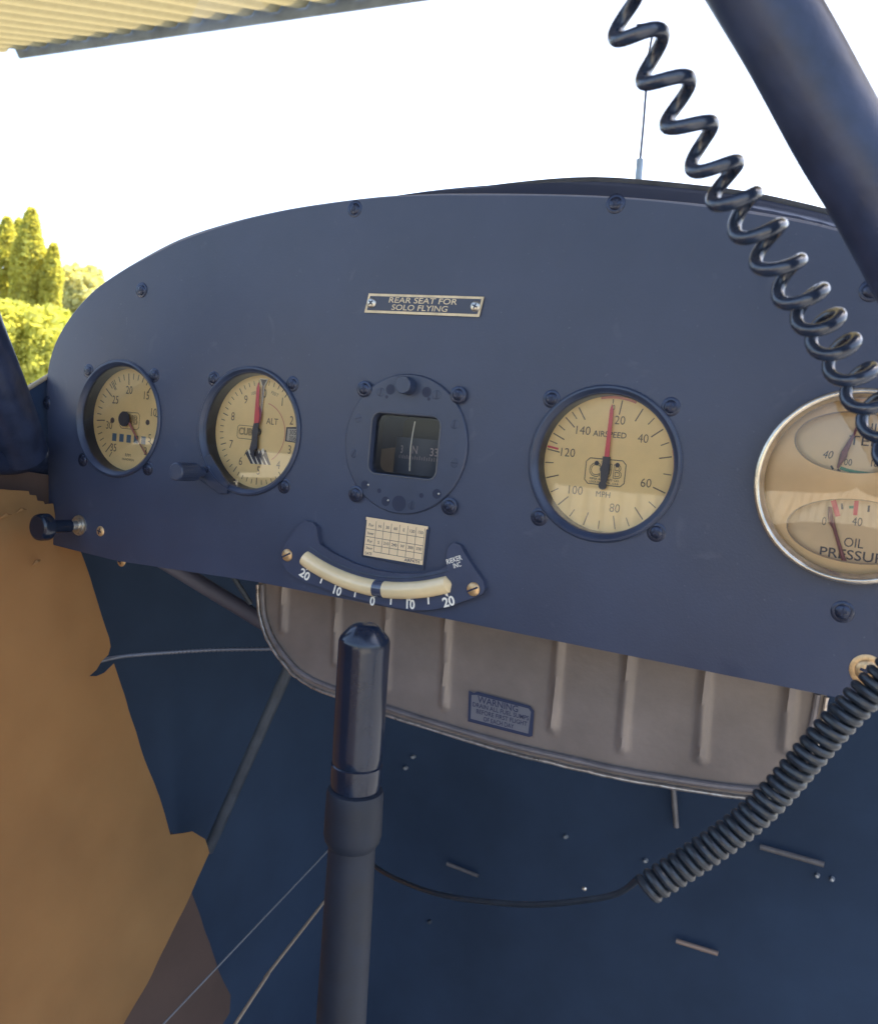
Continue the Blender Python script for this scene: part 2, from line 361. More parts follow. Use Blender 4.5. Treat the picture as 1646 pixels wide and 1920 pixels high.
def inside(p, poly):
    c = False; n = len(poly)
    for i in range(n):
        a, b = poly[i], poly[i-1]
        if (a[1] > p[1]) != (b[1] > p[1]) and p[0] < (b[0]-a[0])*(p[1]-a[1])/(b[1]-a[1])+a[0]: c = not c
    return c
def cdt(outer, holes_, step, zf):
    V = []; E = []
    for L in [outer]+holes_:
        o = len(V); V += [Vector(q) for q in L]; E += [(o+i, o+(i+1) % len(L)) for i in range(len(L))]
    xs = [q[0] for q in outer]; zs = [q[1] for q in outer]; x = min(xs)+step/2
    while x < max(xs):
        z = min(zs)+step/2
        while z < max(zs):
            if inside((x, z), outer) and not any(inside((x, z), h) for h in holes_): V.append(Vector((x+random.uniform(-.1, .1), z+random.uniform(-.1, .1))))
            z += step
        x += step
    r = delaunay_2d_cdt(V, E, [], 0, 1e-4); vv = r[0]; ff = []
    for t in r[2]:
        c = sum((vv[i] for i in t), Vector((0, 0)))/len(t)
        if inside(c, outer) and not any(inside(c, h) for h in holes_): ff.append(tuple(t))
    return [zf(q[0], q[1]) for q in vv], ff
pn = thing('instrument_panel', 'wide instrument panel with blue glare in its colour and an arched top', 'panel', (0, 0, -95))
p_ = MB(); p_.add(*cdt(PO, hl, 9, lambda x, z: (x, roll(x, z)+.5*mnoise.noise(Vector((x*.008, z*.008, 3))), z)))
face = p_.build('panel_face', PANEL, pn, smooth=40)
so = face.modifiers.new('thickness', 'SOLIDIFY'); so.thickness = 1.4*MM; so.offset = 0; es = face.modifiers.new('edges', 'EDGE_SPLIT'); es.split_angle = rad(30)
MB().tube([(q[0], roll(*q)+.4, q[1]) for q in sm[12:-4]], 1.1, 10).build('edge_lip', mat('edge_lip', (.16, .17, .22), .3, var=.1, vs=60), pn)

def screw_mesh(r=3.9, brass=False, ring=True, slot='cross', rot=.3):
    b = MB(); m1 = STEEL if brass == 'n' else BRASS if brass else SCREWB
    if ring: b.use(m1 if brass else SCREWB).lathe([(0, -.5), (r*.9, -.5), (r*1.32, -.6), (r*1.42, -.35), (r*1.42, 0)], n=28)
    b.use(m1).lathe([(0.01, -r*.36), (r*.45, -r*.34), (r*.8, -r*.25), (r*.97, -r*.12), (r, 0)], n=28)
    b.use(SLOT); c, s_ = math.cos(rot), math.sin(rot)
    for k in range(2 if slot == 'cross' else 1):
        L = r*(.55 if slot == 'cross' else .9)
        a = (c*L, s_*L) if k == 0 else (-s_*L, c*L)
        b.line((-a[0], -a[1]), a, r*.26, -r*.38-.02*k)
    me = b.build('screw', smooth=40); o = me.data; bpy.data.objects.remove(me); return o
SM = {'b': screw_mesh(), 'g': screw_mesh(3.7, True, False), 'gs': screw_mesh(3.9, True, False, 'slot', 1.1), 's': screw_mesh(3.1, False, False), 'gl': screw_mesh(5.2, True, True), 'sp': screw_mesh(3.0, 'n', False, 'cross', .5)}
def screw(kind, x, z, parent, y=-.3, rot=0., label=None, name='screw', sc=1.):
    o = bpy.data.objects.new(name, SM[kind]); S.collection.objects.link(o); o.parent = parent
    o.location = Vector((x, y, z))*MM-Vector(parent.location); o.rotation_euler = (0, rot, 0); o.scale = (sc,)*3
    if label: o['label'] = label
    return o
for k, (px, py) in enumerate([(267, 544), (667, 392), (1155, 382), (1633, 545), (1580, 1147)]):
    q = atY(px, py); screw('b', q[0], q[2], pn, rot=k*1.3, y=-.6, sc=.92)
q = onpanel(-300.5, 5.5); screw('b', q[0], q[1], pn, y=roll(*q)-.8, rot=.4, sc=.9)
for px, py, kd in [(190, 996, 'g'), (1625, 1257, 'gl')]:
    q = atY(px, py); screw(kd, q[0], q[2], pn, rot=.5, y=-.6, label='brass coloured screw with a cross recess')

# ------------------------------------------------------------------ round instruments
h = 62.87/2
def instrument(name, label, cx, cz, ropen, rout, depth, ears=True, skip=()):
    t = thing(name, label, 'gauge', (cx, 0, cz), 'cream dial instruments on the panel')
    b = MB(); b.lathe([(rout, .2), (rout, -1.6), (rout-.8, -2.4), (rout-1.8, -2.5), (ropen+.4, -1.0), (ropen-.4, 0), (ropen-.8, 1.5), (ropen-1.0, depth+.6)], (cx, 0, cz), 96)
    b.build('bezel', BEZEL, t, smooth=30)
    MB().disc((cx, cz), ropen+1, depth, 72).build('dial', DIAL, t, smooth=0)
    MB().lathe([(0.01, 0), (ropen-.6, 0)], (cx, 1.2, cz), 72).build('glass', GLASS, t)
    for i, (sx, sz) in enumerate(((-1, 1), (1, 1), (-1, -1), (1, -1))):
        if i in skip: continue
        screw('b', cx+sx*h, cz+sz*h, t, rot=random.uniform(0, 3), y=-.5, sc=.88)
    return t
def pol(cx, cz, r, a): return (cx+r*math.sin(rad(a)), cz+r*math.cos(rad(a)))
def cub_badge(b, x, z, w_, y, small=True, lw=.35):
    hh = w_*.63
    def oct_(k): 
        W, H, c = w_/2*k, hh/2*(k if k == 1 else .9), w_*.09
        return [(x-W+c, z+H), (x+W-c, z+H), (x+W, z+H-c), (x+W, z-H+c), (x+W-c, z-H), (x-W+c, z-H), (x-W, z-H+c), (x-W, z+H-c)]
    b.poly(oct_(1), lw, y)
    b.text('CUB', w_*.48, x, z+w_*.02, y-.12, fit=w_*.82, hollow=lw*.36)
D = 9
# airspeed indicator
cx, cz = 117.6, 1
ai = instrument('airspeed_indicator', 'airspeed indicator reading to 140 with a red pointer', cx, cz, 36.6, 40.6, D)
b = MB(); y = D-.12
b.use(INK2)
ccx, ccz = 117.3, .6
tk = [(-1.2, 2.2, 34.4), (7, 7.5, 34.3), (26.8, 7.5, 34.2), (39.8, 4.5, 34), (52.2, 7.2, 34), (64.8, 4.4, 33.8), (77.4, 6.5, 33.6), (93.3, 4, 33.6), (109.8, 7, 33.6), (125, 4.8, 33.8), (140.4, 7.5, 34), (153.8, 4.7, 34), (166.8, 7.2, 34), (-177.8, 4.4, 34), (-163.8, 7.2, 34.3), (-148.9, 4.6, 34.3), (-134, 7.3, 34.5), (-120.6, 4.6, 34.5), (-107, 7.3, 34.8), (-93.2, 4.8, 34.8), (-81, 7.4, 34.8), (-73.3, 4.6, 34.8), (-66, 7.2, 34.8), (-57.4, 4.6, 34.8), (-48, 7.4, 34.6), (-40.5, 4.6, 34.5), (-33.3, 7.4, 34.5)]
for a, L, ro in tk: b.line(pol(ccx, ccz, ro-L, a), pol(ccx, ccz, ro, a), .62 if L > 5 else .5, y)
for tx, ax, az in [('20', 3.7, 23.1), ('40', 16.9, 14.7), ('60', 20.9, -7.9), ('80', 6, -22.7), ('100', -16.7, -15.7), ('120', -23.2, 3.9), ('140', -16, 16.3)]:
    b.text(tx, 6.5, cx+ax, cz+az, y, thin=-.004, fit=2.75*len(tx)-(.4 if tx[0]=='1' else 0))
b.text('0', 3.8, cx-.4, cz+29.6, y, xs=.8)
b.use(INK).text('AIRSPEED', 4.3, cx-.9, cz+15.4, y, thin=.006, fit=18).text('MPH', 4.4, cx-1, cz-16.2, y, fit=7.7)
cub_badge(b.use(INK), cx-1.2, cz-4.3, 21.5, y, lw=.45)
b.text('PIPER AIRCRAFT CO.', 1.5, cx-1.2, cz-8.3, y-.01, thin=.015, fit=16).text('LOCK HAVEN, PA., U.S.A.', 1.5, cx-1.2, cz-9.9, y-.01, thin=.015, fit=16)
b.text('THE NEW', 1.3, cx-1.2, cz+.6, y-.01, thin=.01)
b.disc((cx-6.2, cz), 1.25, y-.05).disc((cx+5, cz), 1.25, y-.05)
b.use(PINK)
for k in range(16):
    a0, a1 = 72+k*2.6, 72+k*2.6+2.6; b.add([(pol(ccx, ccz, 34.3, a0)[0], y-.02, pol(ccx, ccz, 34.3, a0)[1]), (pol(ccx, ccz, 36, a0)[0], y-.02, pol(ccx, ccz, 36, a0)[1]), (pol(ccx, ccz, 36, a1)[0], y-.02, pol(ccx, ccz, 36, a1)[1]), (pol(ccx, ccz, 34.3, a1)[0], y-.02, pol(ccx, ccz, 34.3, a1)[1])], [(0, 1, 2, 3)])
for k in range(12):
    a0, a1 = -12+k*2.6, -12+k*2.6+2.6; b.add([(pol(ccx, ccz, 34.7, a0)[0], y-.02, pol(ccx, ccz, 34.7, a0)[1]), (pol(ccx, ccz, 36, a0)[0], y-.02, pol(ccx, ccz, 36, a0)[1]), (pol(ccx, ccz, 36, a1)[0], y-.02, pol(ccx, ccz, 36, a1)[1]), (pol(ccx, ccz, 34.7, a1)[0], y-.02, pol(ccx, ccz, 34.7, a1)[1])], [(0, 1, 2, 3)])
b.use(RED).line(pol(ccx, ccz, 28.6, -78), pol(ccx, ccz, 35, -78.6), 1.1, y-.03)
b.build('dial_markings', parent=ai, smooth=0)
n = MB(); py_ = cx-.8; pz_ = cz-2.7
n.use(RED).prism([(py_-1.0, pz_+6.5), (py_-.75, pz_+31), (py_-.0, pz_+34), (py_+1.1, pz_+31), (py_+1.5, pz_+6.5)], y-2.4, y-1.9)
n.use(INK).prism([(py_-1.8, pz_+6.5), (py_+2.2, pz_+6.6), (py_+2.3, pz_+3), (py_+2.6, pz_+0), (py_+1.7, pz_-7), (py_-1.6, pz_-7), (py_-2.4, pz_), (py_-1.7, pz_+3)], y-2.5, y-1.8)
n.prism(circ(py_-.3, pz_-8.6, 2.2, 20), y-2.52, y-1.85)
n.prism(circ(py_, pz_, 2.5, 24), y-3.1, y-.6)
n.build('pointer', parent=ai, smooth=30)

# altimeter
cx, cz = -114.5, -.5
al = instrument('altimeter', 'altimeter with red pointer, striped sector and a setting knob', cx, cz, 37.3, 41, D+1, skip=(2,))
y = D+.88; b = MB(); b.use(INK2); ccx, ccz = -113.4, -.8
for k in range(50):
    a = k*7.2
    if 78 < a < 108: continue
    L = 4.4 if k % 5 == 0 else 3.0
    b.line(pol(ccx, ccz, 33.6-L, a), pol(ccx, ccz, 33.6, a), .62 if L > 4 else .48, y)
for i, (ax, az) in enumerate([(2.2, 24.6), (16.6, 20.2), (25, 9), (25.3, -9.4), (17.5, -19.8), (2, -25), (-13.2, -20.3), (-22.3, -10), (-22.4, 8.2), (-12.8, 19.8)]):
    b.text(str(i), 7.8, cx+ax, cz+az, y, thin=-.004, xs=.82)
b.text('ALT', 5.8, cx+9.9, cz+7.3, y, fit=9.3)
b.text('FEET', 3.0, cx+10.2, cz+25, y, thin=-.01, rot=-.3).text('100', 3.0, cx-7, cz+24.4, y, thin=-.01, rot=.25)
b.use(PINK)
for k in range(26): b.line(pol(ccx, ccz, 19.6, 14+k*5.1), pol(ccx, ccz, 19.6, 14+(k+1)*5.1), .5, y-.01)
b.use(INK2); cub_badge(b, cx-11, cz-1, 13.5, y-.01, lw=.35)
b.use(BEZEL).prism([(cx+21.6, cz+4.8), (cx+31.5, cz+5.6), (cx+31.8, cz-4.5), (cx+21.4, cz-4.2)], y-.25, y-.05)
b.use(mat('subscale_card', (.45, .42, .36), .6)).flat([(cx+22.8, cz+4.0), (cx+31.2, cz+4.4), (cx+31.4, cz-3.9), (cx+22.6, cz-3.6)], y-.3)
b.use(INK).text('305', 4.4, cx+27, cz+1.7, y-.35, thin=0, xs=.85).text('306', 4.4, cx+27, cz-2.1, y-.35, thin=0, xs=.85)
b.use(INK).poly([(cx-8.6, cz-12.2), (cx-10.5, cz-16.2)], .5, y-.02, False)
# striped sector
for k in range(5):
    o = k*3.55
    b.use(INK).prism([(cx-9.4+o, cz-14.8+.1*k), (cx-7.8+o, cz-12.6+1.7*(k > 0)+.8*k*(k < 3)), (cx-2.6+o, cz-20.8+.15*k), (cx-4.3+o, cz-21+.15*k)], y-.3, y-.05)
    b.use(WHITE).prism([(cx-7.8+o, cz-12.8+.4*k), (cx-6.0+o, cz-11.2+.4*k), (cx-.9+o, cz-20.4+.1*k), (cx-2.6+o, cz-20.8+.15*k)], y-.28, y-.06) if k < 4 else None
b.build('dial_markings', parent=al, smooth=0)
n = MB(); X = cx+.4; Z = cz
n.use(WHITE).prism([(X-2.2, Z+34.2), (X+4.6, Z+34.2), (X+2.0, Z+29.2), (X+1.6, Z+12), (X+.6, Z+12), (X+.2, Z+29.2)], y-1.2, y-.9)
n.use(INK2).prism([(X-1.5, Z+33.7), (X+3.8, Z+33.7), (X+1.6, Z+29.6), (X+1.25, Z+12), (X+.95, Z+12), (X+.6, Z+29.6)], y-1.3, y-1.2)
n.use(RED).prism([(X-2.9, Z+5), (X-2.9, Z+28), (X-1.8, Z+31.5), (X-.6, Z+28), (X-.2, Z+16), (X+.9, Z+12), (X+.9, Z+5)], y-2.8, y-2.3)
n.use(mat('pointer_magenta', (.32, .08, .16), .5)).prism([(X-.1, Z+17), (X+1.9, Z+13), (X+1.9, Z+9), (X+1.0, Z+5), (X-.1, Z+5)], y-2.2, y-1.8)
n.use(INK).prism([(X-2.9, Z+5.2), (X+.9, Z+6), (X+.9, Z-4), (X+1.4, Z-10.5), (X-1, Z-12), (X-.6, Z-15), (X-3.0, Z-15.5), (X-4.8, Z-11.5), (X-3.6, Z-6), (X-3.6, Z+2)], y-2.9, y-2.3)
n.prism(circ(X-.9, Z, 2.6, 24), y-3.3, y-.5)
n.build('pointers', parent=al, smooth=30)
e = MB(); e.prism([(-150, -22), (-156, -27), (-155, -33.5), (-146, -36.5), (-134, -42), (-126, -41.5), (-126, -36), (-144, -18)], -2.2, -.1); e.build('knob_lug', BEZEL, al, bevel=.5)
kx, kz = -148.5, -30
kb = MB(); kb.use(BEZEL).lathe([(0.01, -26.5), (5.0, -26.5), (5.7, -25.8), (5.7, -9), (5.0, -8.4), (3.2, -8), (3.2, -1)], (kx, 0, kz), 40)
for i in range(28):
    a = 2*math.pi*i/28; kb.box((kx+5.7*math.sin(a), -17.5, kz+5.7*math.cos(a)), (.35, 15, .35))
kb.build('setting_knob', parent=al, smooth=30)
screw('b', cx-h+1, cz-h+4.5, al, y=-1.5, sc=.8)

# tachometer
cx, cz = -229.5, -1
ta = instrument('tachometer', 'tachometer with hour windows, leftmost round dial', cx, cz, 36.8, 40.6, D+1)
y = D+.88; b = MB(); b.use(INK2); ccx, ccz = -229.2, -1.2
def ta_ang(v_): return -7-(v_-20)*8.76
for v10 in range(3, 37):
    a = ta_ang(v10); L = 8 if v10 % 5 == 0 else 4.2
    b.line(pol(ccx, ccz, 32.6-L, a), pol(ccx, ccz, 32.6, a), .75 if L > 5 else .6, y)
for a in (-38.5, -36.2): b.line(pol(ccx, ccz, 25.5, a), pol(ccx, ccz, 32.6, a), .6, y-.01)
for tx, ax, az in [('20', -2.2, 20.4), ('25', -15, 12.8), ('30', -19.6, -5.6), ('35', -13.9, -21.0), ('15', 14.2, 17.6), ('10', 22, 6.4), ('5', 20.3, -11.6), ('3', 17.2, -20.9)]:
    b.text(tx, 8.0, cx+ax, cz+az, y, thin=-.002, xs=.82)
b.text('RPM', 3.0, cx+.7, cz-25, y).text('HUNDREDS', 2.2, cx+1.0, cz-28, y)
cub_badge(b, cx+.2, cz-.6, 18.5, y, lw=.4)
b.disc((cx-16.6, cz-1.6), 2.0, y-.05).disc((cx+17.4, cz-.6), 1.9, y-.05)
b.use(mat('hour_window', (.10, .16, .24), .3))
for k in range(5): 
    x_ = cx-13.6+k*7.05; b.flat([(x_-2.1, cz-16.1), (x_+2.1, cz-16.1), (x_+2.1, cz-10.6), (x_-2.1, cz-10.6)], y-.06)
b.build('dial_markings', parent=ta, smooth=0)
n = MB(); a = 139
tip = pol(cx, cz, 29.5, a); L_ = pol(cx, cz, 1.0, a-90); R_ = pol(cx, cz, 1.0, a+90)
n.use(mat('faded_pointer', (.50, .20, .19), .5)).prism([L_, (tip[0]-.4, tip[1]-.3), (tip[0]+.4, tip[1]+.3), R_], y-2.3, y-1.8)
n.use(INK).prism(circ(cx-2.4, cz+.2, 5.2, 32), y-3.1, y-2.5)
n.build('pointer', parent=ta, smooth=30)

# compass
cp = thing('panel_compass', 'blue-black flush compass with a square window', 'compass', (0, 0, 0))
b = MB(); v, f = cdt(circ(0, 1, 39.6, 96), [rrect(0, .2, 44.5, 35, 5)], 6, lambda x, z: (x, -2.2, z)); b.add(v, f)
b.lathe([(39.6, -2.2), (40.2, -1.7), (40.4, .1)], (0, 0, 1), 96)
rr = rrect(0, .2, 44.5, 35, 5); r2 = rrect(0, .2, 42.5, 33, 5); N = len(rr)
b.add([(q[0], -2.2, q[1]) for q in rr]+[(q[0], 9, q[1]) for q in r2], [(i, (i+1) % N, (i+1) % N+N, i+N) for i in range(N)])
b.build('face_plate', mat('compass_paint', (.034, .045, .080), .36, var=.08, vs=40, bump=.1, bs=800), cp, smooth=30)
MB().tube([(q[0], -2.3, q[1]) for q in rrect(0, .2, 45.3, 35.8, 5.4)], .45, 8, closed=True).build('window_frame', mat('window_edge', (.07, .075, .09), .3), cp)
cb = MB(); v = []; f = []
for i in range(25):
    a = rad(-84+7*i)
    for z in (-26, 5): v.append((22*math.sin(a), 31-22*math.cos(a)+1, z))
for i in range(24): f.append((2*i, 2*i+2, 2*i+3, 2*i+1))
cb.use(mat('card_blue', (.022, .036, .066), .6)).add(v, f)
cb.use(mat('card_print', (.26, .23, .25), .6))
def oncard(vv, ff, s0, z0):
    cb.add([(22*math.sin((a+s0)/22), 31.9-22.05*math.cos((a+s0)/22), b_+z0) for a, b_ in vv], ff)
for t_, s0 in (('3', -9.2), ('N', .9), ('33', 12.6)): oncard(*text_geo(t_, 6.6, .01, 0, 'CENTER', .8), s0, -2.4 if t_ != 'N' else -2)
for i in range(-8, 15):
    s0 = i*1.45; oncard([(-.18, -7.5), (.18, -7.5), (.18, -5.2 if i % 2 else -5.8), (-.18, -5.2 if i % 2 else -5.8)], [(0, 1, 2, 3)], s0, 0)
cb.build('compass_card', parent=cp, smooth=30)
MB().flat(rrect(0, .2, 44, 34, 5), 34).build('bowl_back', mat('bowl_back', (.03, .038, .065), .6), cp, smooth=0)
wm = MB(); wm.add([(-21.4, 1, -16.6), (21.4, 1, -16.6), (21.4, 1.6, 17), (-21.4, 1.6, 17)], [(0, 1, 2, 3)]); wm.build('glass', GLASS, cp, smooth=0)
a0, a1 = atY(778, 790, 6), atY(768, 883, 6)
MB().tube(smoothpath([a0, .5*(a0+a1)+np.array([-1.0, 0, 0]), a1], 6), .34, 8).build('lubber_line', WHITE, cp)
MB().lathe([(0.01, -9), (4.6, -9), (5.0, -8.5), (5.2, -2)], (-.5, 0, 34.3), 32).build('top_knob', BEZEL, cp, smooth=30)
for px, py, r_ in [(732, 730, 3.0), (800, 735, 3.0), (725, 744, 1.0), (804, 748, 1.0), (684, 909, 2.6), (723, 940, 2.8), (819, 926, 2.8), (748, 944, 4.6), (711, 920, 1.4), (790, 929, 1.4)]:
    q = atY(px, py, -2.2); hm = MB(); hm.disc((q[0], q[2]), r_, -2.26, 24); hm.build('adjuster_hole', SLOT, cp, smooth=0)
for px, py in [(727, 938), (822, 926), (690, 909)]:
    q = atY(px, py, -2.6); gl = MB(); gl.lathe([(0.01, -.5), (.5, -.35), (.7, 0)], (q[0], -2.4, q[2]), 12); gl.build('adjuster_pin', STEEL, cp)
for px, py, a in [(714, 735, 1.4), (819, 740, 1.6), (672, 784, .3), (663, 850, 1.1), (852, 795, 1.5), (852, 868, 0), (772, 947, 1.5)]:
    q = atY(px, py, -2.2); sl_ = MB(); sl_.use(BEZEL).lathe([(0.01, -.25), (2.3, -.2), (2.6, 0)], (q[0], -2.2, q[2]), 20)
    sl_.use(SLOT).line((q[0]-2.2*math.cos(a), q[2]-2.2*math.sin(a)), (q[0]+2.2*math.cos(a), q[2]+2.2*math.sin(a)), .7, -2.5)
    sl_.build('slotted_screw', parent=cp, smooth=30)
for px, py in [(683, 729), (859, 740), (667, 926), (842, 949)]:
    q = atY(px, py, -2.5); screw('b', q[0], q[2], cp, y=-2.4, rot=random.uniform(0, 3), sc=.88)

# oil temperature / pressure gauge
cx, cz = 237.1, 2.2
og = thing('oil_gauge', 'large double oil gauge with a bright metal ring, cut by the right edge', 'gauge', (cx, 0, cz))
MB().lathe([(44.2, .2), (44.2, -7), (43.6, -8.8), (42.4, -9.4), (41.4, -9.0), (41.0, -7.6), (40.6, -6), (39.6, -4)], (cx, 0, cz), 96).build('bezel', CHROME, og, smooth=60)
OD = 4.0
b = MB()
def el(c, w_, h_, n=40): return [(c[0]+w_*math.sin(2*math.pi*k/n), c[1]+h_*math.cos(2*math.pi*k/n)) for k in range(n)]
cu, cl_ = atY(1600, 830, 1.5), atY(1604, 996, 1.5)
top_w = [(cu[0]+25*math.sin(2*math.pi*k/44), cu[2]+14*math.cos(2*math.pi*k/44)) for k in range(44)]
bot_w = [(cl_[0]+29.5*math.sin(2*math.pi*k/44), cl_[2]+14.6*math.cos(2*math.pi*k/44)) for k in range(44)]
plate, pf = cdt(circ(cx, cz, 40.4, 80), [top_w, bot_w], 5, lambda x, z: (x, OD-2.2-.9*math.sqrt(max(0, 1-((x-cx)**2+(z-cz)**2)/1700)), z))
b.add(plate, pf).build('face_plate', mat('oil_gauge_cream', (.78, .53, .27), .42, var=.08, vs=25), og, smooth=50)
ed = MB()
for L in (top_w, bot_w): ed.tube([(q[0], OD-2.7, q[1]) for q in L], .35, 8, closed=True)
ed.build('window_edge', mat('window_edge_brown', (.36, .26, .18), .5), og)  # thin brown edge round both windows
MB().disc((cx, cz), 40, OD+2, 64).build('scale_plate', mat('oil_scale', (.70, .52, .31), .5, var=.04, vs=40), og, smooth=0)
b = MB(); Y = OD+1.85
def oq(px, py, yy=Y): q = atY(px, py, yy); return (q[0], q[2])
b.use(INK)
q = oq(1650, 805); b.text('OIL', 6.2, *oq(1630, 803), Y, fit=9).text('TEMP', 6.2, *oq(1634, 829), Y, fit=19)
b.text('40', 5.2, *oq(1551, 853), Y, shear=.25, xs=.85).text('100', 4.4, *oq(1586, 867), Y, xs=.8).text('180', 4.4, *oq(1642, 870), Y, xs=.8)
b.text('OIL', 6.2, *oq(1600, 1019), Y, fit=8.2).text('PRESSURE', 6.4, *oq(1604, 1043), Y, thin=.01, fit=31)
b.text('0', 5.6, *oq(1545, 978), Y, xs=.8, thin=-.01).text('40', 5.6, *oq(1607, 979), Y, xs=.8).text('80', 5.6, *oq(1668, 984), Y, xs=.8)
for pa, pb in [((1578, 944), (1579, 955)), ((1629, 948), (1628, 960)), ((1558, 873), (1562, 880)), ((1570, 880), (1575, 884)), ((1588, 887), (1590, 892)), ((1614, 890), (1616, 894)), ((1635, 890), (1636, 894))]:
    b.line(oq(*pa), oq(*pb), .9, Y)
b.use(GREEN)
gp = [oq(*q) for q in [(1575, 877), (1590, 882), (1610, 886), (1630, 888), (1650, 888), (1670, 886)]]
for a_, c_2 in zip(gp, gp[1:]): b.line(a_, c_2, 1.5, Y-.01)
b.line(oq(1592, 951), oq(1602, 951), 1.2, Y)
b.use(RED).line(oq(1562, 938), oq(1571, 968), 2.3, Y-.02).line(oq(1606, 939), oq(1603, 966), 1.9, Y-.02)
b.build('scale_markings', parent=og, smooth=0)
NDL = mat('oil_needle', (.18, .06, .08), .5)
nd = MB(); Yn = OD-.2
def oqn(px, py): q = atY(px, py, Yn); return (q[0], Yn, q[2])
nd.tube([oqn(1632, 740), oqn(1602, 812), oqn(1584, 846), oqn(1581, 855), oqn(1570, 878)], [.45, .6, 1.4, 1.7, .4], 8)
nd.tube([oqn(1556, 950), oqn(1557, 968), oqn(1559, 978), oqn(1564, 990), oqn(1572, 1018), oqn(1583, 1054)], [.8, 1.2, 1.4, .8, .8, 1.1], 8)
nd.build('needle', NDL, og)
gg = MB(); gg.lathe([(0.01, -6.2), (15, -5.9), (28, -5.2), (41, -4.4)], (cx, 0, cz), 72); gg.build('glass', GLASS, og)

# ------------------------------------------------------------------ placards and small fittings on the panel
pc = thing('seat_placard', 'brass edged placard reading REAR SEAT FOR SOLO FLYING', 'placard', (3, -1, 80))
rz = Matrix.Rotation(rad(.8), 3, 'Y')
def plc(x, z): return (3.3+x*math.cos(rad(-.8))-z*math.sin(rad(-.8))+z*.0, 80.3+x*math.sin(rad(-.8))+z*math.cos(rad(-.8)))
def quad(w_, h_, sh=.9): return [plc(-w_/2-sh, -h_/2), plc(w_/2-sh, -h_/2), plc(w_/2+sh, h_/2), plc(-w_/2+sh, h_/2)]
MB().prism(quad(74.2, 10.8), -1.5, -.7).build('brass_plate', GOLD, pc, smooth=0, bevel=.15)
MB().prism(quad(71.6, 8.2, .7), -1.62, -1.4).build('blue_field', mat('placard_field', (.032, .038, .065), .35, var=.05), pc, smooth=0)
b = MB(); b.text('REAR SEAT FOR', 4.5, *plc(-.4, 2.0), -1.7, rot=rad(-.8), shear=.12, fit=44, thin=.008).text('SOLO FLYING', 4.5, *plc(-1.8, -2.1), -1.7, rot=rad(-.8), shear=.12, fit=36.5, thin=.008)
b.build('lettering', GOLD, pc, smooth=0)
for x in (-33.7, 33.5): q = plc(x, .1); screw('sp', q[0], q[1], pc, y=-1.6, rot=.4+x, label='shiny nickel screw')

# compass correction card
cc = thing('correction_card', 'small cream compass correction card in a metal holder', 'card', (0, -2, -55))
hb = MB(); hb.prism([(-20.8, -43.9), (20.9, -44.4), (20.0, -68.3), (-21.3, -67.0)], -1.9, -.6); hb.build('holder', BEZEL, cc, bevel=.3)
MB().prism([(-20.6, -43.6), (20.7, -44.0), (20.7, -45.6), (19.7, -45.6), (19.5, -66.3), (-20.2, -66.2), (-20.0, -45.3), (-20.7, -45.2)], -2.4, -2.0).build('paper', PAPER, cc, smooth=0)
b = MB(); yy = -2.46
LX = [-20, -13.4, -8.2, -3.0, 2.6, 8.0, 13.4, 19.0]; LZ = [-45.3, -50.4, -55.0, -59.6, -63.3]
for z in LZ[1:]: b.use(INK).line((-19.6 if z > -63 else -13.4, z), (19, z-.3), .28, yy)
for x in LX[1:]: b.line((x, -45.3), (x, -63.5), .28, yy-.004)
for r_i, row in enumerate([['For', 'N', '30', '60', 'E', '120', '150'], ['Steer'], ['For', 'S', '210', '240', 'W', '300', '330'], ['Steer']]):
    for i, t_ in enumerate(row):
        b.text(t_, 2.45 if len(t_) < 4 else 2.1, (LX[i]+LX[i+1])/2+.1, (LZ[r_i]+LZ[r_i+1])/2-.2, yy, thin=.012, xs=1.0)
b.text('DATE', 2.2, -16.9, -64.9, yy, thin=.015, fit=4.6).text('AIRPATH', 2.5, 12.6, -65.0, yy, thin=.02, fit=10)
b.build('card_print', INK, cc, smooth=0)

# inclinometer
ic = thing('inclinometer', 'curved black slip indicator with a cream tube below the compass', 'level', (-10, -3, -85))
pts = [(529, 1052), (527, 1035), (536, 1018), (549, 1000), (560, 984), (573, 977), (586, 979), (594, 988), (597, 1008), (600, 1020), (625, 1037), (665, 1057), (705, 1069), (745, 1075), (790, 1075), (825, 1068), (838, 1062), (838, 1040), (842, 1024), (852, 1018), (863, 1022), (873, 1040), (890, 1066), (907, 1090), (910, 1104), (904, 1114), (885, 1122), (850, 1134), (815, 1143), (775, 1145), (730, 1137), (680, 1126), (620, 1108), (570, 1090), (540, 1072)]
pz = [(atY(*q, Y=-4)[0], atY(*q, Y=-4)[2]) for q in pts]
MB().prism(pz, -4.5, -.3).build('back_plate', mat('inclinometer_black', (.038, .048, .088), .45, var=.1, vs=60), ic, bevel=.8)
RA = 124; c0 = (-10.5, 40.5-.5)
def arc(s, yy, rr=RA): a = s/RA; return (c0[0]+rr*math.sin(a), yy, c0[1]-rr*math.cos(a))
prof = [arc(-53.2+i*(105/48), -4.4) for i in range(49)]
rads = [5.0*min(1, math.sqrt(max(.03, 1-((3-i*2.19)/3)**2))) if i*2.19 < 3 else (5.0*min(1, math.sqrt(max(.03, 1-((3-(48-i)*2.19)/3)**2))) if (48-i)*2.19 < 3 else 5.0) for i in range(49)]
